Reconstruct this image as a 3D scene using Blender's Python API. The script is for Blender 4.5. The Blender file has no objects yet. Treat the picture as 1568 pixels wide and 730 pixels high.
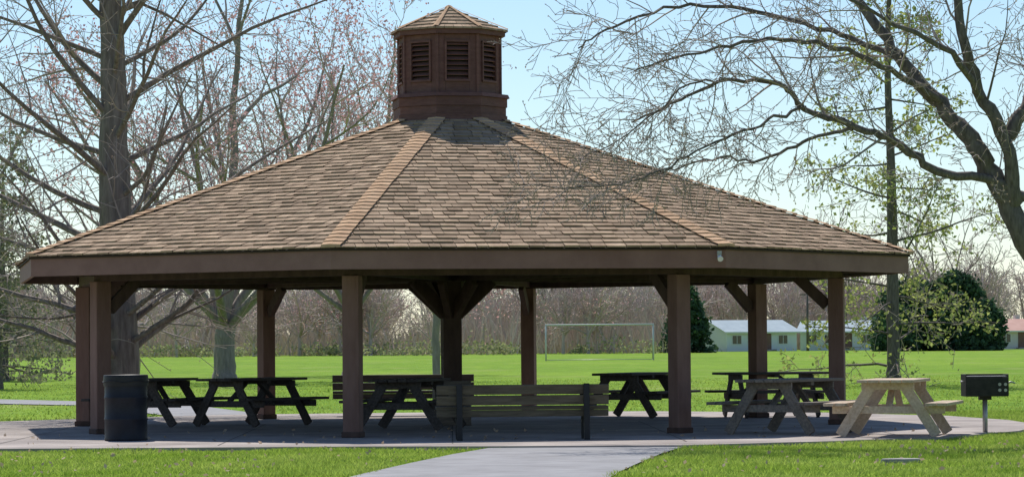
import bpy, math, random
import numpy as np
from mathutils import Vector, Matrix
R=math.radians
scene=bpy.context.scene
random.seed(7); np.random.seed(7)
scene.view_settings.view_transform='Standard'
scene.view_settings.look='None'
scene.view_settings.exposure=0

# ------------------------------------------------------------ materials
def mat(name,c1,c2=None,scale=4.0,stretch=(1,1,1),rough=0.85,bump=0.0,bscale=None,island=0.0,c3=None,spec=0.3,metal=0.0,detail=6,trans=0.0):
    m=bpy.data.materials.new(name); m.use_nodes=True
    nt=m.node_tree; N=nt.nodes; L=nt.links
    b=N['Principled BSDF']; b.inputs['Roughness'].default_value=rough
    b.inputs['Specular IOR Level'].default_value=spec
    b.inputs['Metallic'].default_value=metal
    c2=c2 or c1
    tc=N.new('ShaderNodeTexCoord'); mp=N.new('ShaderNodeMapping')
    mp.inputs['Scale'].default_value=stretch
    L.new(tc.outputs['Object'],mp.inputs['Vector'])
    n=N.new('ShaderNodeTexNoise'); n.inputs['Scale'].default_value=scale; n.inputs['Detail'].default_value=detail
    n.inputs['Roughness'].default_value=0.62
    L.new(mp.outputs[0],n.inputs['Vector'])
    cr=N.new('ShaderNodeValToRGB'); e=cr.color_ramp.elements
    e[0].position=0.32; e[0].color=(*c1,1); e[1].position=0.68; e[1].color=(*c2,1)
    if c3:
        x=e.new(0.5); x.color=(*c3,1)
    L.new(n.outputs['Fac'],cr.inputs[0])
    out=cr.outputs[0]
    if island>0:
        g=N.new('ShaderNodeNewGeometry'); mr=N.new('ShaderNodeMapRange')
        mr.inputs['To Min'].default_value=1-island; mr.inputs['To Max'].default_value=1+island
        L.new(g.outputs['Random Per Island'],mr.inputs['Value'])
        mx=N.new('ShaderNodeVectorMath'); mx.operation='SCALE'
        L.new(out,mx.inputs[0]); L.new(mr.outputs[0],mx.inputs['Scale'])
        out=mx.outputs[0]
    L.new(out,b.inputs['Base Color'])
    if bump>0:
        bn=N.new('ShaderNodeBump'); bn.inputs['Strength'].default_value=bump; bn.inputs['Distance'].default_value=0.03
        if bscale:
            n2=N.new('ShaderNodeTexNoise'); n2.inputs['Scale'].default_value=bscale; n2.inputs['Detail'].default_value=5
            L.new(mp.outputs[0],n2.inputs['Vector']); L.new(n2.outputs['Fac'],bn.inputs['Height'])
        else: L.new(n.outputs['Fac'],bn.inputs['Height'])
        L.new(bn.outputs[0],b.inputs['Normal'])
    if trans>0:
        o=N['Material Output']; tr=N.new('ShaderNodeBsdfTranslucent'); ms=N.new('ShaderNodeMixShader')
        ms.inputs[0].default_value=trans
        L.new(out,tr.inputs['Color']); L.new(b.outputs[0],ms.inputs[1]); L.new(tr.outputs[0],ms.inputs[2])
        L.new(ms.outputs[0],o.inputs['Surface'])
    return m

M={}
M['brown']=mat('brown_stained_wood',(.18,.098,.075),(.25,.148,.118),5,(1,1,.25),.75,.25,30,.12)
M['fascia']=mat('fascia_board',(.205,.112,.090),(.26,.15,.122),2.2,(1,1,1),.7,.12,40)
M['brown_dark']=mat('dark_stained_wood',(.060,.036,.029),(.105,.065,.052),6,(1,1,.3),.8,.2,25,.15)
M['cupola']=mat('cupola_siding',(.125,.056,.048),(.18,.088,.075),7,(1,1,3),.7,.15,30,.12)
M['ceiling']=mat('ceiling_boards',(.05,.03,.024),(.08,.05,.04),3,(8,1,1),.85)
M['shingle']=mat('asphalt_shingle',(.295,.208,.142),(.455,.338,.238),5.5,(1,1,1),.95,.5,120,.27,spec=.1)
M['cap']=mat('ridge_shingle',(.47,.30,.185),(.60,.41,.265),3,(1,1,1),.95,.4,120,.14,spec=.1)
M['underlay']=mat('roof_felt',(.05,.035,.025))
M['black']=mat('black_paint',(.012,.012,.014),(.02,.02,.022),8,rough=.5)
M['navy']=mat('dark_drum_paint',(.005,.006,.012),(.012,.015,.026),6,rough=.5,bump=.15,spec=.3)
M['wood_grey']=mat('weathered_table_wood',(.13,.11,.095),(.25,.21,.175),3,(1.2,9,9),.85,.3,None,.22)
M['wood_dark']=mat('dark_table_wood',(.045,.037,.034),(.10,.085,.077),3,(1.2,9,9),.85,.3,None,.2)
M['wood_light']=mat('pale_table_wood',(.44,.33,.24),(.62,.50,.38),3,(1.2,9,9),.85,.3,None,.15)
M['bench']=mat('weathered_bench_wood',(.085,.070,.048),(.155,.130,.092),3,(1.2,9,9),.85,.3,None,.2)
M['concrete']=mat('concrete_slab',(.25,.215,.20),(.47,.41,.375),.8,(1,1,1),.9,.25,40,c3=(.34,.298,.275),spec=.2,detail=12)
M['path']=mat('path_paving',(.24,.235,.24),(.34,.335,.345),1.5,(1,1,1),.9,.3,60,spec=.2,detail=10)
M['joint']=mat('concrete_joint',(.10,.09,.085))
M['steel']=mat('galvanised_steel',(.30,.30,.30),(.45,.45,.45),12,rough=.45,metal=.7)
M['goal']=mat('goal_paint',(.50,.52,.51),(.60,.61,.6),12,rough=.6)
M['grill']=mat('grill_black_iron',(.010,.011,.012),(.03,.028,.026),10,rough=.55)
M['white']=mat('white_paint',(.75,.75,.74),(.82,.82,.8),5,rough=.6)
M['siding']=mat('house_siding',(.76,.79,.81),(.80,.82,.83),1,rough=.7)
M['siding2']=mat('house_siding_tan',(.68,.62,.57),(.74,.68,.63),1,rough=.7)
M['rblue']=mat('house_roof_bluegrey',(.30,.37,.41),(.38,.45,.49),1,rough=.9)
M['rpink']=mat('house_roof_clay',(.46,.27,.22),(.55,.35,.29),1,rough=.9)
M['glass']=mat('window_glass',(.02,.03,.04),rough=.1,spec=.8)
M['rock']=mat('rock_stone',(.22,.21,.19),(.4,.38,.34),9,bump=.5)
M['bark1']=mat('cypress_bark',(.13,.105,.09),(.28,.235,.205),5,(3,3,.5),.95,.8,None)
M['bark2']=mat('maple_bark',(.20,.17,.15),(.34,.29,.26),4,(3,3,.5),.95,.6,None)
M['bark3']=mat('oak_bark',(.085,.070,.064),(.21,.175,.16),7,(3,3,.7),.95,.8,None)
M['twig']=mat('twig_bark',(.30,.245,.215),(.45,.375,.335),3)
M['twig_oak']=mat('oak_twig_bark',(.27,.215,.19),(.42,.35,.315),3)
M['twig_pink']=mat('budding_twig_bark',(.42,.31,.295),(.56,.44,.415),1)
M['twig_hazed']=mat('distant_bark_hazed',(.44,.34,.31),(.62,.50,.46),.35,island=.25)  # far bark and stems lightened: distance haze is put into the colour
M['bud']=mat('red_bud',(.55,.25,.28),(.66,.42,.42),.8,island=.3,trans=.35)
M['bud2']=mat('tan_bud',(.42,.31,.22),(.52,.41,.3),.8,island=.25,trans=.3)
M['leafyg']=mat('spring_needle_foliage',(.30,.34,.09),(.46,.47,.17),.6,island=.3,trans=.45)
M['leafdk']=mat('conifer_foliage',(.035,.080,.042),(.085,.145,.075),.5,island=.45,trans=.2)
M['leafsh']=mat('shrub_foliage',(.26,.27,.13),(.38,.39,.2),.25,island=.35,trans=.3)
M['leafol']=mat('olive_foliage',(.17,.18,.10),(.28,.28,.17),.4,island=.4,trans=.3)
M['blade']=mat('grass_blades',(.24,.36,.04),(.44,.52,.12),.7,island=.35,spec=.2,trans=.45)

def grass_ground():
    m=bpy.data.materials.new('lawn_grass'); m.use_nodes=True
    nt=m.node_tree;N=nt.nodes;L=nt.links;b=N['Principled BSDF']
    b.inputs['Roughness'].default_value=.95; b.inputs['Specular IOR Level'].default_value=.1
    tc=N.new('ShaderNodeTexCoord')
    def noise(s,st=(1,1,1),d=6):
        mp=N.new('ShaderNodeMapping'); mp.inputs['Scale'].default_value=st
        L.new(tc.outputs['Object'],mp.inputs['Vector'])
        n=N.new('ShaderNodeTexNoise'); n.inputs['Scale'].default_value=s; n.inputs['Detail'].default_value=d
        n.inputs['Roughness'].default_value=.65
        L.new(mp.outputs[0],n.inputs['Vector']); return n
    def ramp(n,a,b_,p0=.35,p1=.65):
        c=N.new('ShaderNodeValToRGB');e=c.color_ramp.elements
        e[0].position=p0;e[0].color=(*a,1);e[1].position=p1;e[1].color=(*b_,1)
        L.new(n.outputs['Fac'],c.inputs[0]);return c
    big=ramp(noise(.045,(1,.45,1)),(.17,.315,.025),(.25,.40,.040))
    mid=ramp(noise(1.1,(1,.5,1),8),(.62,.68,.6),(1.18,1.12,1.1),.3,.7)
    fine=ramp(noise(22,(1,1,1),4),(.6,.62,.6),(1.25,1.22,1.2),.3,.7)
    streak=ramp(noise(.35,(.35,1.6,1),6),(.78,.80,.80),(1.12,1.08,1.1),.35,.65)
    dry=noise(.23,(1,.35,1),9)
    dr=N.new('ShaderNodeValToRGB');dr.color_ramp.elements[0].position=.54;dr.color_ramp.elements[1].position=.70
    L.new(dry.outputs['Fac'],dr.inputs[0])
    def mulc(a,b2):
        x=N.new('ShaderNodeMixRGB');x.blend_type='MULTIPLY';x.inputs[0].default_value=1
        L.new(a.outputs[0],x.inputs[1]);L.new(b2.outputs[0],x.inputs[2]);return x
    mx2=mulc(mulc(mulc(big,mid),fine),streak)
    mul=N.new('ShaderNodeMath');mul.operation='MULTIPLY';mul.inputs[1].default_value=.65
    L.new(dr.outputs[0],mul.inputs[0])
    mx3=N.new('ShaderNodeMixRGB');L.new(mul.outputs[0],mx3.inputs[0])
    L.new(mx2.outputs[0],mx3.inputs[1]);mx3.inputs[2].default_value=(.30,.31,.11,1)
    L.new(mx3.outputs[0],b.inputs['Base Color'])
    bp=N.new('ShaderNodeBump');bp.inputs['Strength'].default_value=.6;bp.inputs['Distance'].default_value=.05
    n=noise(30);L.new(n.outputs['Fac'],bp.inputs['Height']);L.new(bp.outputs[0],b.inputs['Normal'])
    return m
M['ground']=grass_ground()

# ------------------------------------------------------------ mesh builder
class MB:
    def __init__(s): s.v=[];s.f=[];s.m=[];s.mats=[];s.sm=[]
    def mi(s,k):
        if k not in s.mats: s.mats.append(k)
        return s.mats.index(k)
    def face(s,idx,k,sm=False): s.f.append(idx);s.m.append(s.mi(k));s.sm.append(sm)
    def poly(s,pts,k):
        b=len(s.v); s.v+= [tuple(p) for p in pts]; s.face(tuple(range(b,b+len(pts))),k)
    def box(s,c,size,k,rot=None):
        b=len(s.v); c=Vector(c); hx,hy,hz=[q/2 for q in size]
        for x,y,z in ((-1,-1,-1),(1,-1,-1),(1,1,-1),(-1,1,-1),(-1,-1,1),(1,-1,1),(1,1,1),(-1,1,1)):
            p=Vector((x*hx,y*hy,z*hz))
            if rot is not None: p=rot@p
            s.v.append(tuple(c+p))
        for q in ((0,3,2,1),(4,5,6,7),(0,1,5,4),(1,2,6,5),(2,3,7,6),(3,0,4,7)):
            s.face(tuple(b+i for i in q),k)
    def beam(s,p0,p1,w,h,k,up=(0,0,1)):
        p0=Vector(p0);p1=Vector(p1);d=p1-p0;L=d.length;x=d.normalized()
        u=Vector(up); y=u.cross(x)
        if y.length<1e-4: y=Vector((0,1,0)).cross(x)
        y.normalize(); z=x.cross(y)
        rot=Matrix((x,y,z)).transposed()
        s.box((p0+p1)/2,(L,w,h),k,rot)
    def tube(s,pts,rads,k,n=6,cap=True):
        b=len(s.v);m=len(pts);prev=None
        for i in range(m):
            if i==0:d=pts[1]-pts[0]
            elif i==m-1:d=pts[-1]-pts[-2]
            else:d=pts[i+1]-pts[i-1]
            if d.length<1e-9:d=Vector((0,0,1))
            d=d.normalized()
            if prev is None:
                a=Vector((1,0,0)) if abs(d.x)<.8 else Vector((0,1,0))
            else:a=prev
            y=d.cross(a)
            if y.length<1e-5:y=d.cross(Vector((.3,.5,.8)))
            y.normalize();x=y.cross(d);prev=x
            for j in range(n):
                t=2*math.pi*j/n
                s.v.append(tuple(pts[i]+(x*math.cos(t)+y*math.sin(t))*rads[i]))
        for i in range(m-1):
            for j in range(n):
                a=b+i*n+j;c=b+i*n+(j+1)%n
                s.face((a,c,c+n,a+n),k,True)
        if cap:
            s.face(tuple(b+(m-1)*n+j for j in range(n)),k)
            s.face(tuple(b+n-1-j for j in range(n)),k)
    def lathe(s,c,prof,k,n=32):
        b=len(s.v);c=Vector(c)
        for r,z in prof:
            for j in range(n):
                t=2*math.pi*j/n
                s.v.append((c.x+r*math.cos(t),c.y+r*math.sin(t),c.z+z))
        for i in range(len(prof)-1):
            for j in range(n):
                a=b+i*n+j;q=b+i*n+(j+1)%n
                s.face((a,q,q+n,a+n),k,True)
    def obj(s,name,parent=None,loc=(0,0,0),rz=0,bevel=0):
        me=bpy.data.meshes.new(name)
        me.from_pydata(s.v,[],s.f)
        for k in s.mats: me.materials.append(M[k])
        me.polygons.foreach_set('material_index',s.m)
        me.polygons.foreach_set('use_smooth',s.sm)
        me.update()
        o=bpy.data.objects.new(name,me);scene.collection.objects.link(o)
        o.location=loc;o.rotation_euler=(0,0,rz)
        if parent:o.parent=parent
        if bevel:
            bv=o.modifiers.new('bevel','BEVEL');bv.width=bevel;bv.segments=2;bv.limit_method='ANGLE'
        return o
def empty(name,loc=(0,0,0),rz=0):
    e=bpy.data.objects.new(name,None);scene.collection.objects.link(e);e.location=loc;e.rotation_euler=(0,0,rz);return e
def fastmesh(name,v,fs,material,parent=None,nv=3):
    v=np.asarray(v,dtype=np.float32).reshape(-1,3)
    nf=len(v)//nv
    me=bpy.data.meshes.new(name)
    me.vertices.add(len(v));me.vertices.foreach_set('co',v.ravel())
    me.loops.add(nf*nv);me.loops.foreach_set('vertex_index',np.arange(nf*nv,dtype=np.int32))
    me.polygons.add(nf)
    me.polygons.foreach_set('loop_start',np.arange(0,nf*nv,nv,dtype=np.int32))
    me.polygons.foreach_set('loop_total',np.full(nf,nv,dtype=np.int32))
    me.materials.append(M[material]);me.update(calc_edges=True);me.validate()
    o=bpy.data.objects.new(name,me);scene.collection.objects.link(o)
    if parent:o.parent=parent
    return o
def leaves(centers,size,jit,per,elong=1.6):
    c=np.repeat(np.asarray(centers,dtype=np.float64),per,axis=0)
    n=len(c); c=c+np.random.normal(0,jit,(n,3))
    a=np.random.normal(size=(n,3));a/=np.linalg.norm(a,axis=1)[:,None]
    b=np.random.normal(size=(n,3));b=np.cross(a,b);b/=np.linalg.norm(b,axis=1)[:,None]
    s=size*np.random.uniform(.6,1.4,(n,1))
    a=a*s*elong/2;b=b*s/2
    return np.stack([c-a,c-b,c+a,c+b],axis=1).reshape(-1,3)

# ------------------------------------------------------------ ground
g=MB();S=4000
g.poly([(-S,-200,0),(S,-200,0),(S,2*S,0),(-S,2*S,0)],'ground');g.obj('ground')

pad=[(2.9,-10.1),(4.8,-9.1),(6.6,-7.6),(7.9,-5.4),(8.75,-2.6),(8.8,0.4),(8.3,3.4),(6.6,6.4),(3.6,8.6),(0,9.1),(-4,8.6),(-6.8,6.0),(-9,3.4),(-12,2.3),(-16,1.8),(-16,-8.2),(-9,-8.9),(-6,-9.3),(-1,-9.6),(.4,-9.9)]
pathp=[(.45,-9.95),(.0,-12),(-.45,-14.5),(-.9,-17.2),(-1.6,-22),(-2.6,-30),(-4,-60),(-1,-60),(.4,-30),(1.1,-22),(1.7,-17.2),(2.1,-14.5),(2.5,-12),(2.88,-10.06)]
def slab(name,pts,z,k):
    m=MB();m.poly([(x,y,z) for x,y in pts],k)
    n=len(pts)
    for i in range(n):
        a=pts[i];b=pts[(i+1)%n];m.poly([(a[0],a[1],-.05),(b[0],b[1],-.05),(b[0],b[1],z),(a[0],a[1],z)],k)
    return m
pm=slab('x',pad,.05,'concrete')
pm.obj('concrete_pad')
jm=MB()
for x in (-12,-9,-6,-3,0,3,6):
    jm.poly([(x,-8.8 if x<5 else -7.2,.054),(x+.015,-8.8 if x<5 else -7.2,.054),(x+.015,1.5,.054),(x,1.5,.054)],'joint')
for y in (-6.5,-3,.5):
    jm.poly([(-15.5,y+.02,.0585),(8 if y>-6 else 7,y+.02,.0585),(8 if y>-6 else 7,y+.035,.0585),(-15.5,y+.035,.0585)],'joint')
jm.obj('pad_joints')
m=MB();m.poly([(x,y,.03) for x,y in reversed(pathp)],'path');m.obj('footpath')
bp=[(-60,31),(-30,29.5),(-14,27),(-8,20),(-5,8.3),(-3.2,8.6),(-6,21),(-12,30),(-28,33),(-60,35)]
m=MB();m.poly([(x,y,.02) for x,y in reversed(bp)],'path');m.obj('park_path')

def inpoly(x,y,poly):
    r=np.zeros(len(x),bool);n=len(poly);j=n-1
    for i in range(n):
        xi,yi=poly[i];xj,yj=poly[j]
        c=((yi>y)!=(yj>y))&(x<(xj-xi)*(y-yi)/((yj-yi)+1e-12)+xi)
        r^=c;j=i
    return r
def grass(n,x0,x1,y0,y1,h,w,fade=None):
    x=np.random.uniform(x0,x1,n);y=np.random.uniform(y0,y1,n)
    if fade: y=y0+(y1-y0)*np.random.uniform(0,1,n)**fade
    ex=.05*np.sin(x*9)+.04*np.sin(x*23+y*17)
    keep=~(inpoly(x,y+ex,pad)|inpoly(x+ex,y,pathp)|inpoly(x,y,bp))
    keep&=(np.abs(x-.02*(y+48.8))<.18*(y+48.8)+.6)
    x=x[keep];y=y[keep];n=len(x)
    cl=.6+.5*(np.sin(x*2.1+np.sin(y*1.7)*2)*np.sin(y*1.9+x*.6))+np.random.uniform(0,.5,n)
    hh=h*np.clip(cl,.35,1.6)
    a=np.random.uniform(0,2*np.pi,n);dx=np.cos(a)*w;dy=np.sin(a)*w
    lx=np.random.normal(0,.6,n)*hh;ly=np.random.normal(0,.6,n)*hh
    z0=np.zeros(n)
    return np.stack([np.stack([x-dx,y-dy,z0],1),np.stack([x+dx,y+dy,z0],1),np.stack([x+lx,y+ly,hh],1)],1).reshape(-1,3)
gv=np.concatenate([grass(230000,-8,9.5,-20,-5,.05,.007),grass(30000,7,11,-7,8,.05,.008),grass(60000,-18,24,2,60,.045,.015,1.8)])
fastmesh('grass',gv,None,'blade')
n=500
x=np.random.uniform(-8,9,n);y=np.random.uniform(-18,-8,n);k=~(inpoly(x,y,pad)|inpoly(x,y,pathp));
c=np.stack([x[k],y[k],np.full(k.sum(),.05)],1)
n=160;x=np.random.uniform(-9,7,n);y=np.random.uniform(-9,-2,n);k=inpoly(x,y,pad)
c=np.concatenate([c,np.stack([x[k],y[k],np.full(k.sum(),.065)],1)])
fastmesh('fallen_leaves',leaves(c,.035,.0,1),None,'bud2',nv=4)

# ------------------------------------------------------------ gazebo
gz=empty('picnic_pavilion')
OFF=-13.0
ANG=[OFF+45*k for k in range(8)]
def P(a,r,z=0): a=R(a);return Vector((r*math.sin(a),-r*math.cos(a),z))
RC=6.03;RO=7.13
def ring(m,ro,ri,z0,z1,k,ro2=None):
    ro2=ro2 or ro
    for i in range(8):
        a=ANG[i];b=ANG[(i+1)%8] if i<7 else ANG[0]+360
        A0,B0,A1,B1=P(a,ro,z0),P(b,ro,z0),P(a,ro2,z1),P(b,ro2,z1)
        a0,b0,a1,b1=P(a,ri,z0),P(b,ri,z0),P(a,ri,z1),P(b,ri,z1)
        m.poly([A0,B0,B1,A1],k);m.poly([b0,a0,a1,b1],k);m.poly([A1,B1,b1,a1],k);m.poly([B0,A0,a0,b0],k)
ZE=2.62;ZT=4.80;RI=.86
slope=(ZT-ZE)/(RO+.05-RI)
rm=MB()
for i in range(8):
    a=ANG[i];b=a+45
    A,B,C,D=P(a,RO+.03,ZE-.012),P(b,RO+.03,ZE-.012),P(b,RI-.3,ZT+.3*slope-.012),P(a,RI-.3,ZT+.3*slope-.012)
    rm.poly([A,B,C,D],'underlay')
    rm.poly([A-Vector((0,0,.025)),B-Vector((0,0,.025)),B,A],'underlay')
rm.obj('roof_deck',gz)
sm=MB();NR=36
for i in range(8):
    a=ANG[i];b=a+45
    Lo,Ro=P(a,RO+.07,ZE),P(b,RO+.07,ZE);Li,Ri=P(a,RI-.05,ZT),P(b,RI-.05,ZT)
    ex=(Ro-Lo).normalized();nrm=ex.cross((Li-Lo)).normalized()
    if nrm.z<0:nrm=-nrm
    for r in range(NR):
        t0=r/NR;t1=(r+1.12)/NR if r<NR-1 else 1
        c0=(Lo.lerp(Li,t0)+Ro.lerp(Ri,t0))/2;c1=(Lo.lerp(Li,t1)+Ro.lerp(Ri,t1))/2
        h0=(Ro.lerp(Ri,t0)-Lo.lerp(Li,t0)).length/2;h1=(Ro.lerp(Ri,t1)-Lo.lerp(Li,t1)).length/2
        u=-h0-random.random()*.25
        while u<h0:
            w=random.choice((.16,.21,.28))
            e=u+w-.008;a0=max(u,-h0);b0=min(e,h0);a1=max(u,-h1);b1=min(e,h1)
            if b0>a0 and b1>=a1-.2:
                if b1<a1:
                    mid=(a1+b1)/2;mid=max(-h1,min(h1,mid));a1=b1=mid
                lift=random.choice((.019,.028))+random.uniform(-.003,.003);dj=random.uniform(-.005,.005)
                dn=(c0-c1).normalized()*dj
                p0=c0+ex*a0+dn;p1=c0+ex*b0+dn;p2=c1+ex*b1;p3=c1+ex*a1
                v=len(sm.v)
                sm.v+=[tuple(p0+nrm*lift),tuple(p1+nrm*lift),tuple(p2+nrm*.003),tuple(p3+nrm*.003),tuple(p0),tuple(p1)]
                sm.face((v,v+1,v+2,v+3),'shingle');sm.face((v+4,v+5,v+1,v),'shingle')
            u+=w
sm.obj('roof_shingles',gz)
cm=MB();NC=40
for i in range(8):
    a=ANG[i];lo=P(a,RO+.08,ZE+.02);hi=P(a,RI-.05,ZT+.02)
    tl=(P(a-45,RO,ZE)-P(a,RO,ZE)).normalized();tr=(P(a+45,RO,ZE)-P(a,RO,ZE)).normalized()
    for j in range(NC):
        p=lo.lerp(hi,j/NC);q=lo.lerp(hi,min(1,(j+1.15)/NC));w=.15+random.uniform(-.006,.006)
        up=Vector((0,0,.026));u2=Vector((0,0,.010))
        v=len(cm.v)
        cm.v+=[tuple(p+tl*w+up),tuple(p+up*1.3),tuple(p+tr*w+up),tuple(q+tr*w+u2),tuple(q+u2*1.5),tuple(q+tl*w+u2),
               tuple(p+tl*w-u2),tuple(p),tuple(p+tr*w-u2)]
        for f in ((v,v+1,v+4,v+5),(v+1,v+2,v+3,v+4),(v+6,v+7,v+1,v),(v+7,v+8,v+2,v+1)): cm.face(f,'cap')
cm.obj('ridge_caps',gz)
fm=MB()
ring(fm,RO,RO-.05,2.335,2.595,'fascia')
ring(fm,RO-.055,RO-.10,2.36,2.56,'brown_dark')
fm.obj('fascia',gz)
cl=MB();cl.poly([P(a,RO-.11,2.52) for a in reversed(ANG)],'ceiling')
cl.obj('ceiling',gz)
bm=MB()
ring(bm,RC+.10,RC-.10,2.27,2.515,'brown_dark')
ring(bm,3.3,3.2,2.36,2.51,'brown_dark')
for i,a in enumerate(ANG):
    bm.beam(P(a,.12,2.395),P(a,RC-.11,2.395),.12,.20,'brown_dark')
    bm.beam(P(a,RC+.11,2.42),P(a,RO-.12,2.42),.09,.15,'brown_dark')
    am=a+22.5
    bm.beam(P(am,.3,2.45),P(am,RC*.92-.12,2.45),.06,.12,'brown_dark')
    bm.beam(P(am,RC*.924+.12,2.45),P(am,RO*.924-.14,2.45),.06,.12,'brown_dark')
bm.obj('beams',gz)
for i,a in enumerate(ANG):
    c=P(a,RC);rot=Matrix.Rotation(R(a),3,'Z')
    m=MB()
    m.box((c.x,c.y,1.16),(.235,.235,2.22),'brown',rot)
    m.box((c.x,c.y,.09),(.27,.27,.08),'brown_dark',rot)
    m.obj('post_%d'%(i+1),gz,bevel=.012)
    m=MB()
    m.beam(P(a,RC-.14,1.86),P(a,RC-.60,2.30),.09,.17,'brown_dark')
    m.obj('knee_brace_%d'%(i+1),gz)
m=MB();rot=Matrix.Rotation(R(OFF+22.5),3,'Z')
m.box((0,0,1.18),(.29,.29,2.26),'brown_dark',rot)
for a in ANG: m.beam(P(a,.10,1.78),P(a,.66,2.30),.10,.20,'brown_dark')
m.obj('centre_post',gz,bevel=.01)
m=MB()
for z in (.12,.26,.40,.54,.68):
    for k in range(4):
        rr=Matrix.Rotation(R(k*90+5),3,'Z');m.box(rr@Vector((0,-.265,z)),(.50,.035,.13),'wood_grey',rr)
m.obj('post_casing',gz,bevel=.005)
for j,(x,y) in enumerate(((1.75,-2.0),(2.6,.6),(-1.8,1.2))):
    m=MB();m.lathe((x,y,2.515),[(0.001,-.10),(.10,-.095),(.15,-.06),(.16,-.03),(.17,-.0)],'white');m.obj('ceiling_lamp_%d'%(j+1),gz)
m=MB();c=P(31,RO+.02,2.49)
m.box(c,(.05,.03,.05),'white');m.tube([c+Vector((0,-.02,.0)),c+Vector((.01,-.08,-.04))],[.025,.04],'white',12)
m.box(c+Vector((0,-.01,.05)),(.06,.04,.05),'steel');m.obj('eave_flood_lamp',gz)
# cupola
cu=MB()
z0=4.72
ring(cu,.925,.80,z0,4.86,'cupola');ring(cu,.905,.80,4.863,4.99,'cupola');ring(cu,.925,.80,4.993,5.13,'cupola')
ring(cu,.965,.80,5.133,5.19,'cupola',.94)
Rw=.815
za,zb=5.193,6.10
for i in range(8):
    a=ANG[i];b=a+45
    A=P(a,Rw);B=P(b,Rw);ex=(B-A).normalized();W=(B-A).length;mid=(A+B)/2
    nr=Vector((mid.x,mid.y,0)).normalized();rot=Matrix((ex,-nr,Vector((0,0,1)))).transposed()
    if rot.determinant()<0: rot=Matrix((ex,nr,Vector((0,0,1)))).transposed()
    def bx(u,z,w,h,dd,off,k='cupola'):
        cu.box(mid+ex*u+Vector((0,0,z))-nr*off,(w,dd,h),k,rot)
    lw=.38
    side=(W-lw)/2
    bx(-(lw+side)/2,(za+zb)/2,side-.006,zb-za,.06,.03)
    bx((lw+side)/2,(za+zb)/2,side-.006,zb-za,.06,.03)
    bx(0,za+.09,lw,.18,.06,.031);bx(0,zb-.05,lw,.10,.06,.031)
    zl0,zl1=za+.18,zb-.10
    bx(-lw/2+.005,(zl0+zl1)/2,.03,zl1-zl0,.03,-.012);bx(lw/2-.005,(zl0+zl1)/2,.03,zl1-zl0,.03,-.012)
    bx(0,zl1-.01,lw+.02,.03,.034,-.013);bx(0,zl0+.01,lw+.02,.03,.034,-.013)
    ns=8
    for s in range(ns):
        z=zl0+(s+.5)*(zl1-zl0)/ns
        cu.box(mid+Vector((0,0,z))-nr*.025,(lw-.03,.085,.014),'cupola',rot@(Matrix.Rotation(R(38),3,'X') if (rot@Vector((0,1,0))).dot(nr)<0 else Matrix.Rotation(R(-38),3,'X')))
    cu.box(mid+Vector((0,0,(zl0+zl1)/2))-nr*.10,(lw,.01,zl1-zl0),'black',rot)
    cu.box(Vector((A.x,A.y,(za+zb)/2)),(.045,.045,zb-za-.002),'cupola',Matrix.Rotation(R(a),3,'Z'))
ring(cu,.90,.78,6.103,6.185,'cupola')
cu.obj('cupola_body',gz)
ct=MB()
for i in range(8):
    a=ANG[i];b=a+45;n=6
    for j in range(n):
        t0=j/n;t1=(j+1)/n
        r0=.945*(1-t0);r1=max(.02,.945*(1-t1));zz0=6.185+.40*t0;zz1=6.185+.40*t1
        nt_=max(1,int(5*(1-t0)))
        for s in range(nt_):
            A=P(a,r0,zz0+.02).lerp(P(b,r0,zz0+.02),s/nt_+.004);B=P(a,r0,zz0+.02).lerp(P(b,r0,zz0+.02),(s+1)/nt_-.004)
            C=P(a,r1,zz1).lerp(P(b,r1,zz1),(s+1)/nt_-.004);D=P(a,r1,zz1).lerp(P(b,r1,zz1),s/nt_+.004)
            ct.poly([A,B,C,D],'shingle');ct.poly([A-Vector((0,0,.03)),B-Vector((0,0,.03)),B,A],'shingle')
    tl=(P(a-45,1)-P(a,1)).normalized()*.05;tr=(P(a+45,1)-P(a,1)).normalized()*.05
    lo=P(a,.95,6.215);hi=P(a,.03,6.61)
    ct.poly([lo+tl,lo+Vector((0,0,.01)),hi,hi+tl*.3],'cap');ct.poly([lo+Vector((0,0,.01)),lo+tr,hi+tr*.3,hi],'cap')
ct.lathe((0,0,6.57),[(.07,0),(.05,.04),(.001,.06)],'cap',8)
ct.poly([P(a,.93,6.186) for a in ANG],'cupola')
ct.obj('cupola_roof',gz)

# ------------------------------------------------------------ furniture
Z0=.05
def picnic_table(loc,rz,top='wood_grey',frame='wood_grey',L=1.83):
    m=MB()
    for i in range(5):
        m.box((random.uniform(-.006,.006),-.30+i*.15,.735),(L,.14,.04),top)
    for s in (-1,1):
        for j in (0,1):
            m.box((random.uniform(-.006,.006),s*(.60+j*.15),.43),(L,.14,.04),top)
    for x in (-.62,.62):
        m.box((x,0,.667),(.04,.70,.09),frame)
        m.box((x+.042,0,.355),(.04,1.50,.10),frame)
        for s in (-1,1):
            p0=Vector((x,s*.20,.71));p1=Vector((x,s*.64,.02));d=(p1-p0).normalized()
            rot=Matrix((Vector((1,0,0)),d.cross(Vector((1,0,0))),d)).transposed()
            m.box((p0+p1)/2,(.042,.14,(p1-p0).length),frame,rot)
        sx=1 if x>0 else -1
        m.beam((x-sx*.04,0,.36),(x-sx*.50,0,.70),.09,.04,frame)
    m.box((0,0,.69),(.09,.70,.05),frame)
    return m.obj('picnic_table',loc=(loc[0],loc[1],Z0),rz=rz,bevel=.006)
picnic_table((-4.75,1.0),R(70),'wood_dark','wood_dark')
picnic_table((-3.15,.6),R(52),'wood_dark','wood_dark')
picnic_table((-.62,-2.2),R(74),'wood_dark','wood_dark')
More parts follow.
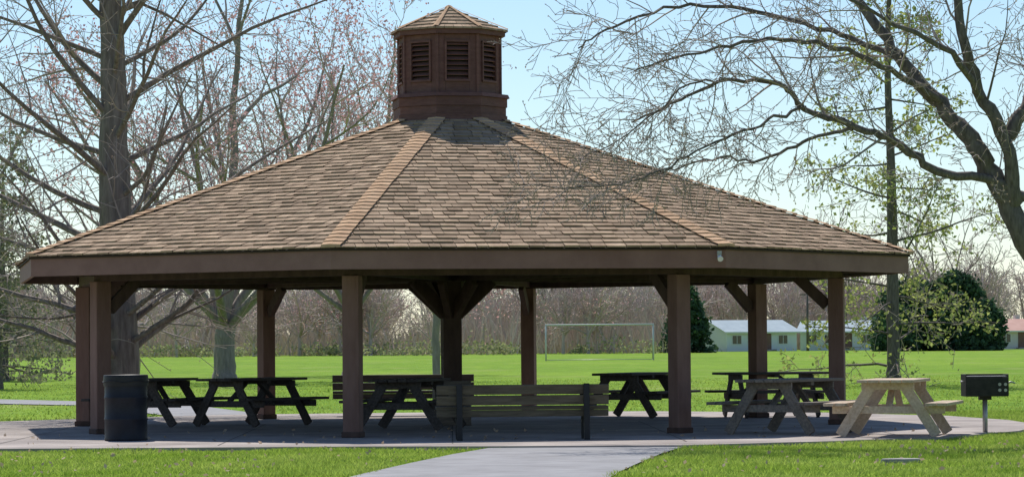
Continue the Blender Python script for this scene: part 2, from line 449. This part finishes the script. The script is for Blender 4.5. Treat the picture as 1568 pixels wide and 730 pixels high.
picnic_table((3.1,4.0),R(62),'wood_dark','wood_dark')
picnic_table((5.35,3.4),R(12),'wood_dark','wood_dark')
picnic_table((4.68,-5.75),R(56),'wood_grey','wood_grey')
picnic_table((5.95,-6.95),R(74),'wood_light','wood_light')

def park_bench(loc,rz,L=2.28,planks='bench',sp=.84):
    e=empty('park_bench',(loc[0],loc[1],Z0),rz)
    m=MB()
    for j,z in enumerate((.665,.525)):
        m.box((0,-.22-.035*(j==0),z),(L,.04,.125),planks,Matrix.Rotation(R(8),3,'X'))
    m.obj('backrest',e,bevel=.005)
    m=MB()
    for y in (-.15,0,.15): m.box((0,y+.03,.42),(L,.13,.045),planks)
    m.box((0,-.165,.35),(L,.04,.09),planks)
    m.obj('seat',e,bevel=.005)
    for i,x in enumerate((-sp,sp)):
        m=MB()
        m.beam((x,-.33,.0),(x,-.29,.74),.075,.075,'black',up=(1,0,0))
        m.box((x,.20,.20),(.07,.07,.40),'black')
        m.box((x,-.04,.375),(.06,.52,.05),'black')
        m.obj('leg_%d'%(i+1),e,bevel=.005)
    return e
park_bench((.93,-7.35),R(2))
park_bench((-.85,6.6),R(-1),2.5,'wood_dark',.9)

m=MB()
pr=[(.001,0),(.285,0),(.295,.015),(.288,.04),(.288,.27),(.296,.285),(.296,.30),(.288,.315),(.288,.56),(.296,.575),(.296,.59),(.288,.605),(.288,.85),(.300,.865),(.300,.885),(.285,.89),(.275,.87),(.27,.5),(.001,.45)]
m.lathe((0,0,0),pr,'navy',40)
m.obj('trash_barrel',loc=(-4.42,-6.35,Z0))
m=MB();m.lathe((0,0,0),[(.302,.87),(.308,.80),(.301,.74)],'black',40)
m.tube([Vector((.31*math.cos(t),.31*math.sin(t),.80+.012*math.sin(5*t))) for t in np.linspace(0,2*math.pi,30)],[.008]*30,'black',5)
o=m.obj('bin_liner',loc=(0,0,0));o.parent=bpy.data.objects['trash_barrel']

e=empty('charcoal_grill',(7.35,-5.9,.0))
m=MB();m.tube([Vector((0,0,-.05)),Vector((0,0,.54))],[.035,.035],'steel',16);m.obj('pedestal_post',e)
m=MB();w,dp,h=.58,.42,.30;zb_=.55
m.box((0,0,zb_),(w,dp,.012),'grill')
m.box((0,dp/2,zb_+h/2),(w,.012,h),'grill')
m.box((-w/2,0,zb_+h/2),(.012,dp,h),'grill');m.box((w/2,0,zb_+h/2),(.012,dp,h),'grill')
m.box((0,-dp/2,zb_+h*.42),(w,.012,h*.84),'grill')
m.box((0,0,zb_-.03),(.16,.16,.05),'grill')
m.obj('firebox',e,bevel=.004)
m=MB()
for i in range(17): m.tube([Vector((-w/2+.03+i*.0325,-dp/2+.01,zb_+.27)),Vector((-w/2+.03+i*.0325,dp/2-.01,zb_+.27))],[.006,.006],'steel',6)
for z in (.08,.16):
    for x in (.17,.25):
        m.tube([Vector((x,-dp/2-.012,zb_+z)),Vector((x,-dp/2-.005,zb_+z))],[.022,.022],'steel',12)
m.tube([Vector((w/2,-.08,zb_+.17)),Vector((w/2+.06,-.08,zb_+.19)),Vector((w/2+.12,-.08,zb_+.17))],[.012,.014,.010],'steel',8)
m.tube([Vector((-w/2,-.08,zb_+.2)),Vector((-w/2-.06,-.08,zb_+.2))],[.01,.012],'steel',8)
m.obj('grate',e)

m=MB();n=9
ps=[(.22*math.cos(2*math.pi*i/n)*random.uniform(.8,1.2),.13*math.sin(2*math.pi*i/n)*random.uniform(.8,1.2)) for i in range(n)]
m.v=[(x*1.1,y*1.1,-.02) for x,y in ps]+[(x,y,.05) for x,y in ps]
for i in range(n): m.face((i,(i+1)%n,(i+1)%n+n,i+n),'rock')
m.face(tuple(range(n,2*n)),'rock');m.obj('flat_rock',loc=(4.85,-15,.0),bevel=.01)

m=MB();G=3.66
def T(a,b,r=.055,k='goal'): m.tube([Vector(a),Vector(b)],[r,r],k,8)
T((-G,0,0),(-G,0,2.44));T((G,0,0),(G,0,2.44));T((-G-.06,0,2.44),(G+.06,0,2.44))
for s in (-1,1):
    T((s*G,0,2.44),(s*G,.9,2.40),.03,'steel');T((s*G,.9,2.40),(s*G,2.2,.05),.03,'steel');T((s*G,0,.05),(s*G,2.2,.05),.03,'steel')
T((-G,2.2,.05),(G,2.2,.05),.02,'steel')
m.obj('soccer_goal',loc=(10.1,163.5,0),rz=R(-2))

def house(loc,w,d,h,rh,wall,roof,rz=0,name='white_house'):
    e=empty(name,(loc[0],loc[1],0),rz)
    m=MB();m.box((0,0,h/2),(w,d,h),wall)
    for s in (-1,1): m.poly([(s*w/2,-d/2,h),(s*w/2,d/2,h),(s*w/2,0,h+rh-.05)],wall)
    m.obj('walls',e)
    m=MB();o=.45;zz=h-.08
    m.poly([(-w/2-o,-d/2-o,zz),(w/2+o,-d/2-o,zz),(w/2+o,0,h+rh),(-w/2-o,0,h+rh)],roof)
    m.poly([(w/2+o,d/2+o,zz),(-w/2-o,d/2+o,zz),(-w/2-o,0,h+rh),(w/2+o,0,h+rh)],roof)
    m.box((0,-d/2-o-.03,zz-.07),(w+2*o,.05,.16),'white')
    m.box((w*.22,.6,h+rh),(.6,.6,.9),'siding2');m.obj('roof',e)
    m=MB()
    for x in (-w*.36,-w*.14,w*.3):
        m.box((x,-d/2-.02,h*.58),(1.3,.06,1.1),'white');m.box((x,-d/2-.06,h*.58),(1.1,.04,.92),'glass')
        m.box((x,-d/2-.09,h*.58),(.06,.03,.92),'white')
    m.obj('windows',e)
    m=MB();m.box((w*.08,-d/2-.03,1.0),(.95,.07,2.0),'brown');m.box((w*.08,-d/2-.4,.1),(1.5,.8,.2),'concrete');m.obj('door',e)
house((34.0,312),9.2,8,2.3,1.3,'siding','rblue',R(24))
house((46.2,316),9.6,8,2.3,1.2,'white','rblue',R(-14))
house((64.0,312),9,8,2.2,1.3,'siding2','rpink',R(12),'tan_house')
m=MB();m.tube([Vector((0,0,0)),Vector((0,0,7.0))],[.16,.11],'bark3',8);m.box((0,0,6.4),(1.8,.1,.12),'bark3')
m.obj('utility_pole',loc=(40.5,305,0))

# ------------------------------------------------------------ trees
def rv(s): return Vector((random.gauss(0,s),random.gauss(0,s),random.gauss(0,s)))
def perp(d,ang,az):
    a=Vector((0,0,1)) if abs(d.z)<.9 else Vector((1,0,0))
    x=d.cross(a).normalized();y=d.cross(x)
    return (d*math.cos(ang)+(x*math.cos(az)+y*math.sin(az))*math.sin(ang)).normalized()
def sample(pts,rads,t):
    f=t*(len(pts)-1);i=min(int(f),len(pts)-2);f-=i
    return pts[i].lerp(pts[i+1],f),rads[i]*(1-f)+rads[i+1]*f,(pts[i+1]-pts[i]).normalized()
def grow(m,p,d,L,r,lev,S,tips):
    nseg=S['seg'][lev];step=L/nseg;pts=[p.copy()];rads=[r]
    w=S['wob'][lev];tr=S['trop'][lev];rmin=S['rmin']
    d=d.copy()
    for i in range(nseg):
        d=(d+rv(w)+Vector((0,0,tr))).normalized();p=p+d*step;pts.append(p.copy());rads.append(max(rmin,r*(1-.8*(i+1)/nseg)))
    last=lev>=S['max']
    k=S['bark'] if r>S.get('tw',.03) else S['twig']
    m.tube(pts,rads,k,8 if r>.08 else (5 if r>.025 else 3),cap=False)
    if last:
        tips.append(pts[-1]);tips.append(pts[-2]);return
    branch(m,pts,rads,L,lev,S,tips)
def branch(m,pts,rads,L,lev,S,tips,n=None,t0=None):
    n=n or S['n'][lev];n=max(2,int(n*random.uniform(.8,1.2)))
    t0=S['t0'][lev] if t0 is None else t0
    az=random.uniform(0,6.28)
    for i in range(n):
        t=t0+(1-t0)*(i+random.random())/n
        q,rr,dd=sample(pts,rads,min(t,.999))
        az+=2.4+random.uniform(-.4,.4)
        ang=R(random.uniform(*S['ang'][lev]))
        nd=perp(dd,ang,az)
        nl=S['len'][lev](L,t)*random.uniform(.7,1.25)
        grow(m,q,nd,nl,max(S['rmin'],min(rr*.75,nl*S['rr'])),lev+1,S,tips)

def trunk(m,pts,rads,k,n=14):
    P_=[];Rr=[]
    for i in range(len(pts)-1):
        for j in range(5):
            t=j/5;P_.append(Vector(pts[i]).lerp(Vector(pts[i+1]),t)+Vector((random.gauss(0,.012),random.gauss(0,.012),0)));Rr.append((rads[i]*(1-t)+rads[i+1]*t)*random.uniform(.97,1.03))
    P_.append(Vector(pts[-1]));Rr.append(rads[-1]);m.tube(P_,Rr,k,n,cap=False);return P_,Rr

def cypress(loc,H,r0,nb,lenf,name,seed,rmin=.006,sub=10,tw=5):
    random.seed(seed);e=empty(name,loc)
    m=MB();tips=[]
    P_,Rr=trunk(m,[(0,0,-.1),(.02,0,.5),(0,.02,2),(-.05,.0,5),(-.1,0,8),(-.15,0,H*.75),(-.1,0,H)],[r0*1.35,r0*1.1,r0*.95,r0*.70,r0*.52,r0*.32,.04],'bark1')
    S=dict(bark='bark1',twig='twig',tw=.03,rmin=rmin,max=3,seg=[0,8,5,3],wob=[0,.07,.13,.2],trop=[0,.035,.02,.0],
        n=[0,sub,tw],t0=[0,.12,.15],ang=[0,(35,65),(30,60)],len=[0,lambda L,t:L*.42*(1.15-t)+.15,lambda L,t:L*.42+.08],rr=.012)
    az=0
    for i in range(nb):
        t=.20+.78*(i+random.random()*.6)/nb
        q,rr,dd=sample(P_,Rr,t)
        az+=2.399+random.uniform(-.3,.3);z=q.z
        el=R(random.uniform(2,24)+ 26*t)
        L=lenf(t)*random.uniform(.75,1.15)
        d=Vector((math.cos(az)*math.cos(el),math.sin(az)*math.cos(el),math.sin(el)))
        grow(m,q,d,L,min(rr*.4,.02+L*.010),1,S,tips)
    m.obj('trunk_and_branches',e)
    fastmesh('buds',leaves([tuple(t) for t in tips],.022,.03,1),None,'bud2',e,nv=4)
    return e
cypress((-6.0,7.4,0),15,.37,66,lambda t:5.4*(1.1-.55*t),'bald_cypress_tree',11)

def maple(loc,H,r0,fork,name,seed,spread=1.0,budmat='bud',buds=2,budsz=.05,rmin=.011,nn=(6,6,5),twig='twig_pink',jit=.10,nb=8):
    random.seed(seed);e=empty(name,loc);m=MB();tips=[]
    P_,Rr=trunk(m,[(0,0,-.1),(.0,0,.35),(0,0,fork*.7),(.05,0,fork)],[r0*1.5,r0*1.1,r0*.95,r0*1.0],'bark2')
    S=dict(bark='bark2',twig=twig,tw=.05,rmin=rmin,max=4,seg=[0,9,6,5,3],wob=[0,.10,.12,.16,.22],trop=[0,.06,.05,.04,.02],
      n=[0]+list(nn),t0=[0,.18,.15,.15],ang=[0,(25,55),(25,55),(25,60)],
      len=[0,lambda L,t:L*.50*(1.2-t*.7),lambda L,t:L*.5*(1.1-t*.4),lambda L,t:L*.5],rr=.016)
    for i in range(nb):
        az=i*2*math.pi/nb+random.uniform(-.3,.3);el=R(random.uniform(28,62))
        d=Vector((math.cos(az)*math.cos(el)*spread,math.sin(az)*math.cos(el)*spread,math.sin(el))).normalized()
        grow(m,Vector((0,0,fork*random.uniform(.8,1.0))),d,H*.72*random.uniform(.8,1.05),r0*.48,1,S,tips)
    grow(m,Vector((0,0,fork)),Vector((.05,0,1)),H*.8,r0*.6,1,S,tips)
    m.obj('trunk_and_branches',e)
    fastmesh('buds',leaves([tuple(t) for t in tips],budsz,jit,buds),None,budmat,e,nv=4)
    return e
maple((-7.9,60,0),17,.36,2.0,'red_maple_tree',21,buds=4,budsz=.07,nn=(7,6,5),jit=.15)
maple((-4.2,80,0),15,.24,2.6,'red_maple_tree',27,buds=4,budsz=.075,nn=(6,6,5),jit=.18,rmin=.012)
maple((-.45,42,0),5.6,.11,2.4,'redbud_tree',22,buds=4,budsz=.05,nn=(5,5,4),rmin=.009)
maple((-22,75,0),15,.30,3,'bare_tree',23,budmat='bud2',buds=1,nn=(6,5,4))
maple((-30,110,0),17,.34,3,'bare_tree',33,budmat='bud2',buds=2,nn=(6,5,4))
maple((10.5,300,0),21,.35,3,'bare_tree',24,budmat='bud2',buds=1,rmin=.03,nn=(6,5,4))
maple((62,345,0),21,.35,3,'bare_tree',25,budmat='bud2',buds=1,rmin=.03,nn=(6,5,4))
maple((50,350,0),19,.35,3,'bare_tree',26,budmat='bud2',buds=1,rmin=.03,nn=(6,5,4))

def larch(loc,H,r0,nb,bl,name,seed,leaf='leafyg',lsz=.10,per=5,z0=.25,bark='bark3'):
    random.seed(seed);e=empty(name,loc);m=MB();tips=[]
    P_,Rr=trunk(m,[(0,0,-.1),(0,0,.5),(.03,0,H*.3),(-.05,0,H*.6),(0,0,H)],[r0*1.3,r0,r0*.8,r0*.5,.03],bark,10)
    S=dict(bark=bark,twig='twig_oak',tw=.03,rmin=.009,max=3,seg=[0,7,4,2],wob=[0,.09,.13,.2],trop=[0,.0,-.01,-.03],
      n=[0,9,5],t0=[0,.12,.1],ang=[0,(35,70),(30,60)],len=[0,lambda L,t:L*.38*(1.2-t),lambda L,t:L*.45+.05],rr=.012)
    az=0
    for i in range(nb):
        t=z0+(1-z0)*(i+random.random()*.5)/nb;q,rr,dd=sample(P_,Rr,min(t,.99));az+=2.4
        el=R(random.uniform(-12,22));L=bl(t)*random.uniform(.65,1.15)
        grow(m,q,Vector((math.cos(az)*math.cos(el),math.sin(az)*math.cos(el),math.sin(el))),L,min(rr*.4,.015+L*.008),1,S,tips)
    m.obj('trunk_and_branches',e)
    tips=[t for t in tips if random.random()<.8]
    fastmesh('needles',leaves([tuple(t) for t in tips],lsz,lsz*1.1,per),None,leaf,e,nv=4)
    return e
larch((12.6,40,0),14.5,.19,40,lambda t:4.1*(1.15-.75*t),'larch_tree',31,lsz=.08,per=3)
larch((-14.1,48,0),8.0,.20,26,lambda t:2.6*(1.15-.7*t),'hemlock_tree',34,'leafol',.09,2,z0=.22)
larch((-17,70,0),8,.2,26,lambda t:3.0*(1.15-.7*t),'hemlock_tree',35,'leafol',.10,2,z0=.12)

random.seed(5)
e=empty('oak_tree',(0,0,0));m=MB();tips=[]
S=dict(bark='bark3',twig='twig_oak',tw=.02,rmin=.0042,max=4,seg=[0,9,6,4,3],wob=[0,.13,.15,.2,.25],trop=[0,.0,-.01,-.01,.0],
   n=[0,9,6,4],t0=[0,.1,.12,.15],ang=[0,(25,60),(25,60),(25,60)],
   len=[0,lambda L,t:L*.45*(1.15-t*.6),lambda L,t:L*.45*(1.1-t*.4),lambda L,t:L*.55],rr=.010)
def limb(ctrl,r0,r1,nb,Lb,n=10,lev=1):
    c=[Vector(q) for q in ctrl];pts=[];N_=len(c)
    for i in range(N_-1):
        p0=c[max(i-1,0)];p1=c[i];p2=c[i+1];p3=c[min(i+2,N_-1)]
        for j in range(6):
            t=j/6
            q=.5*((2*p1)+(p2-p0)*t+(2*p0-5*p1+4*p2-p3)*t*t+(3*p1-p0-3*p2+p3)*t**3)
            pts.append(q+rv(.018))
    pts.append(c[-1]);K=len(pts)
    rads=[(r0+(r1-r0)*(i/(K-1))**.8)*random.uniform(.93,1.07) for i in range(K)]
    m.tube(pts,rads,'bark3',n,cap=False)
    az=random.uniform(0,6)
    for i in range(nb):
        t=.15+.85*(i+random.random())/nb;q,rr,dd=sample(pts,rads,min(t,.995));az+=2.4
        nd=perp(dd,R(random.uniform(25,65)),az)
        L=Lb*random.uniform(.5,1.2)
        grow(m,q,nd,L,max(.008,min(rr*.6,L*.014)),2,S,tips)
Yt=-9.0
limb([(8.9,Yt,-.1),(8.5,Yt,.9),(8.0,Yt,1.7),(7.45,Yt,2.45),(7.05,Yt,3.2),(6.75,Yt,3.8),(6.3,Yt+.1,4.35),(5.85,Yt+.2,4.9),(5.4,Yt+.3,5.6),(4.8,Yt+.4,6.6)],.225,.05,12,1.2,16)
limb([(7.2,Yt,2.9),(7.15,Yt-.2,3.7),(6.75,Yt-.3,4.5),(6.5,Yt-.5,5.2),(6.35,Yt-.6,6.5)],.11,.05,10,1.3,12)
limb([(7.6,Yt,2.95),(7.1,Yt-.1,3.28),(6.2,Yt-.2,3.52),(5.65,Yt-.3,3.85),(5.1,Yt-.4,4.05),(4.5,Yt-.4,4.3),(4.15,Yt-.5,4.58),(3.5,Yt-.6,4.62),(2.9,Yt-.6,4.35),(2.3,Yt-.5,4.1)],.075,.012,26,1.2,8)
limb([(6.3,Yt,4.4),(5.6,Yt-.4,4.75),(4.9,Yt-.7,5.0),(4.0,Yt-.9,5.1),(3.1,Yt-1,4.95),(2.3,Yt-1.1,4.7)],.05,.010,20,1.2,8)
limb([(5.9,Yt+.2,4.9),(5.1,Yt+.6,5.3),(4.2,Yt+.9,5.6),(3.2,Yt+1.1,5.75),(2.2,Yt+1.2,5.5),(1.7,Yt+1.2,5.2)],.045,.010,22,1.25,8)
limb([(6.8,Yt-.3,4.4),(6.2,Yt-.9,5.0),(5.4,Yt-1.3,5.3),(4.4,Yt-1.5,5.9)],.055,.012,12,1.1,8)
limb([(5.1,Yt-.4,4.03),(4.6,Yt-.2,3.9),(4.0,Yt+.1,3.65),(3.4,Yt+.3,3.7),(2.7,Yt+.4,3.5),(1.9,Yt+.4,3.35)],.028,.007,24,.95,6)
limb([(4.5,Yt-.4,4.28),(3.9,Yt-.8,4.05),(3.2,Yt-1,3.75),(2.5,Yt-1.2,3.4),(1.7,Yt-1.2,3.25),(.9,Yt-1.2,3.3)],.024,.006,24,.8,6)
limb([(3.5,Yt-.6,4.62),(2.9,Yt-.9,4.5),(2.2,Yt-1.1,3.9),(1.6,Yt-1.1,3.6)],.016,.006,14,.8,5)
limb([(7.15,Yt-.1,3.9),(7.6,Yt,4.8),(7.8,Yt,5.8)],.10,.05,8,1.3,10)
limb([(8.0,Yt,1.8),(8.3,Yt+.3,3.2),(8.7,Yt+.5,5.0)],.16,.06,8,1.5,10)
m.obj('trunk_and_branches',e)
fastmesh('buds',leaves([tuple(t) for t in tips],.016,.01,1),None,'bud2',e,nv=4)

def conifer(loc,w,h,name,seed,blob=False):
    rs=np.random.RandomState(seed);e=empty(name,loc)
    mm=MB();mm.tube([Vector((0,0,-.1)),Vector((0,0,h*.8))],[.25,.05],'bark3',8);mm.obj('trunk',e)
    C=[]
    for i in range(330):
        z=rs.uniform(.03,1);prof=(1-z)**.75 if not blob else math.sqrt(max(0,1-(1.6*z-.6)**2 if z>.375 else 1))
        rr=w/2*prof*math.sqrt(rs.uniform(.05,1.25));a=rs.uniform(0,6.28)
        cc=np.array([rr*math.cos(a),rr*math.sin(a),z*h]);C.append(cc+rs.normal(0,.26,(30,3))*np.array([1,1,.7]))
    C=np.concatenate(C);C[:,2]=np.abs(C[:,2])
    v=leaves(C,.26,.06,1,1.8);fastmesh('foliage',v,None,'leafdk',e,nv=4)
conifer((24.8,278,0),5.6,6.9,'spruce_tree',1)
conifer((49.0,281,0),8.0,7.4,'juniper_tree',2,True)
conifer((53.2,279,0),7.0,8.2,'juniper_tree',3,True)
conifer((55.6,276,0),4.0,5.0,'juniper_tree',4,True)
conifer((46.2,276,0),4.0,4.4,'juniper_tree',5,True)

dt=empty('distant_trees')
protos=[]
for s in range(6):
    random.seed(100+s);mm=MB();tips=[]
    S=dict(bark='twig_hazed',twig='twig_hazed',tw=.05,rmin=.022,max=3,seg=[0,6,4,3],wob=[0,.12,.16,.2],trop=[0,.07,.06,.04],
       n=[0,8,6],t0=[0,.15,.15],ang=[0,(25,55),(25,60)],len=[0,lambda L,t:L*.45*(1.2-t*.7),lambda L,t:L*.5],rr=.012)
    P_=[Vector((0,0,-.1)),Vector((0,0,2.2))];mm.tube(P_,[.2,.15],'twig_hazed',6)
    for i in range(9):
        az=i*2.4;el=R(random.uniform(35,80));d=Vector((math.cos(az)*math.cos(el),math.sin(az)*math.cos(el),math.sin(el)))
        grow(mm,Vector((0,0,random.uniform(1.2,2.2))),d,random.uniform(4,6.3),.09,1,S,tips)
    me=bpy.data.meshes.new('distant_tree');me.from_pydata(mm.v,[],mm.f);me.materials.append(M['twig_hazed']);me.update();protos.append(me)
random.seed(9)
for i in range(150):
    d=random.uniform(318,420);X=random.uniform(-.165,.20)*d
    if X/d>.075:d=random.uniform(385,450)
    o=bpy.data.objects.new('distant_tree',random.choice(protos));scene.collection.objects.link(o);o.parent=dt
    o.location=(X,d-48.8,0);s=random.uniform(.85,1.3)*(d/350);o.scale=(s,s,s*random.uniform(.9,1.1));o.rotation_euler=(0,0,random.uniform(0,6))
n=42000
d=np.random.uniform(325,430,n);X=np.random.uniform(-.17,.20,n)*d
d=np.where(X/d>.072,np.random.uniform(390,450,n),d)
hh=np.random.gamma(3.5,1.0,n)*(.9+.35*np.sin(X*.13)+.2*np.sin(X*.41+1));hh=np.clip(hh,.6,8.5)
w=np.random.uniform(.03,.08,n);zb=np.random.uniform(0,1,n)**2*hh*.5
lx=np.random.normal(0,.28,n)*hh;z0=zb
v=np.stack([np.stack([X-w,d-48.8,z0],1),np.stack([X+w,d-48.8,z0],1),np.stack([X+lx,d-48.8+np.random.normal(0,.5,n),hh],1)],1).reshape(-1,3)
o=fastmesh('brush_stems',v,None,'twig_hazed',dt)
C=[]
for i in range(60):
    dd=random.uniform(310,330);X=random.uniform(-.165,.07)*dd;rr=random.uniform(.8,2.0);hz=rr*random.uniform(.4,.8)
    C.append(np.random.normal(0,1,(90,3))*np.array([rr*.6,rr*.6,hz*.45])+np.array([X,dd-48.8,hz*.8]))
C=np.concatenate(C);C[:,2]=np.abs(C[:,2])
fastmesh('shrub_foliage',leaves(C,.20,.05,1),None,'leafsh',dt,nv=4)
C=[]
for i in range(22):   # a few budding reddish crowns in the far wood
    dd=random.uniform(312,330);X=random.uniform(-.165,.07)*dd;hz=random.uniform(3,6)
    C.append(np.random.normal(0,1,(90,3))*np.array([1.6,1.6,1.3])+np.array([X,dd-48.8,hz]))
C=np.concatenate(C);C[:,2]=np.abs(C[:,2])
fastmesh('budding_crowns',leaves(C,.12,.05,1),None,'bud',dt,nv=4)

# ------------------------------------------------------------ light, sky
EL,AZ=56.0,-14.0   # sun behind the pavilion, slightly to the left
w=bpy.data.worlds.new('World');scene.world=w;w.use_nodes=True
nt=w.node_tree;bg=nt.nodes['Background'];sk=nt.nodes.new('ShaderNodeTexSky');sk.sky_type='NISHITA'
sk.sun_disc=False;sk.sun_elevation=R(EL);sk.sun_rotation=R(AZ);sk.air_density=1.0;sk.dust_density=0.1;sk.ozone_density=4.5
nt.links.new(sk.outputs[0],bg.inputs[0])
bg.inputs[1].default_value=.125
sl=bpy.data.lights.new('sun','SUN');sl.energy=5.0;sl.angle=R(.5);sl.color=(1,.955,.88)
so=bpy.data.objects.new('sun',sl);scene.collection.objects.link(so)
sd=Vector((math.sin(R(AZ))*math.cos(R(EL)),math.cos(R(AZ))*math.cos(R(EL)),math.sin(R(EL))))
so.rotation_euler=sd.to_track_quat('Z','Y').to_euler()

# ------------------------------------------------------------ camera
cam=bpy.data.cameras.new('camera');co=bpy.data.objects.new('camera',cam);scene.collection.objects.link(co)
cam.sensor_width=36;cam.lens=109.6;cam.clip_end=10000;cam.clip_start=.5
mt=Matrix.Rotation(R(-1.13),4,'Z')@Matrix.Rotation(R(90+1.887),4,'X')@Matrix.Rotation(R(-.45),4,'Z')
co.matrix_world=Matrix.Translation((0,-48.8,1.35))@mt
scene.camera=co
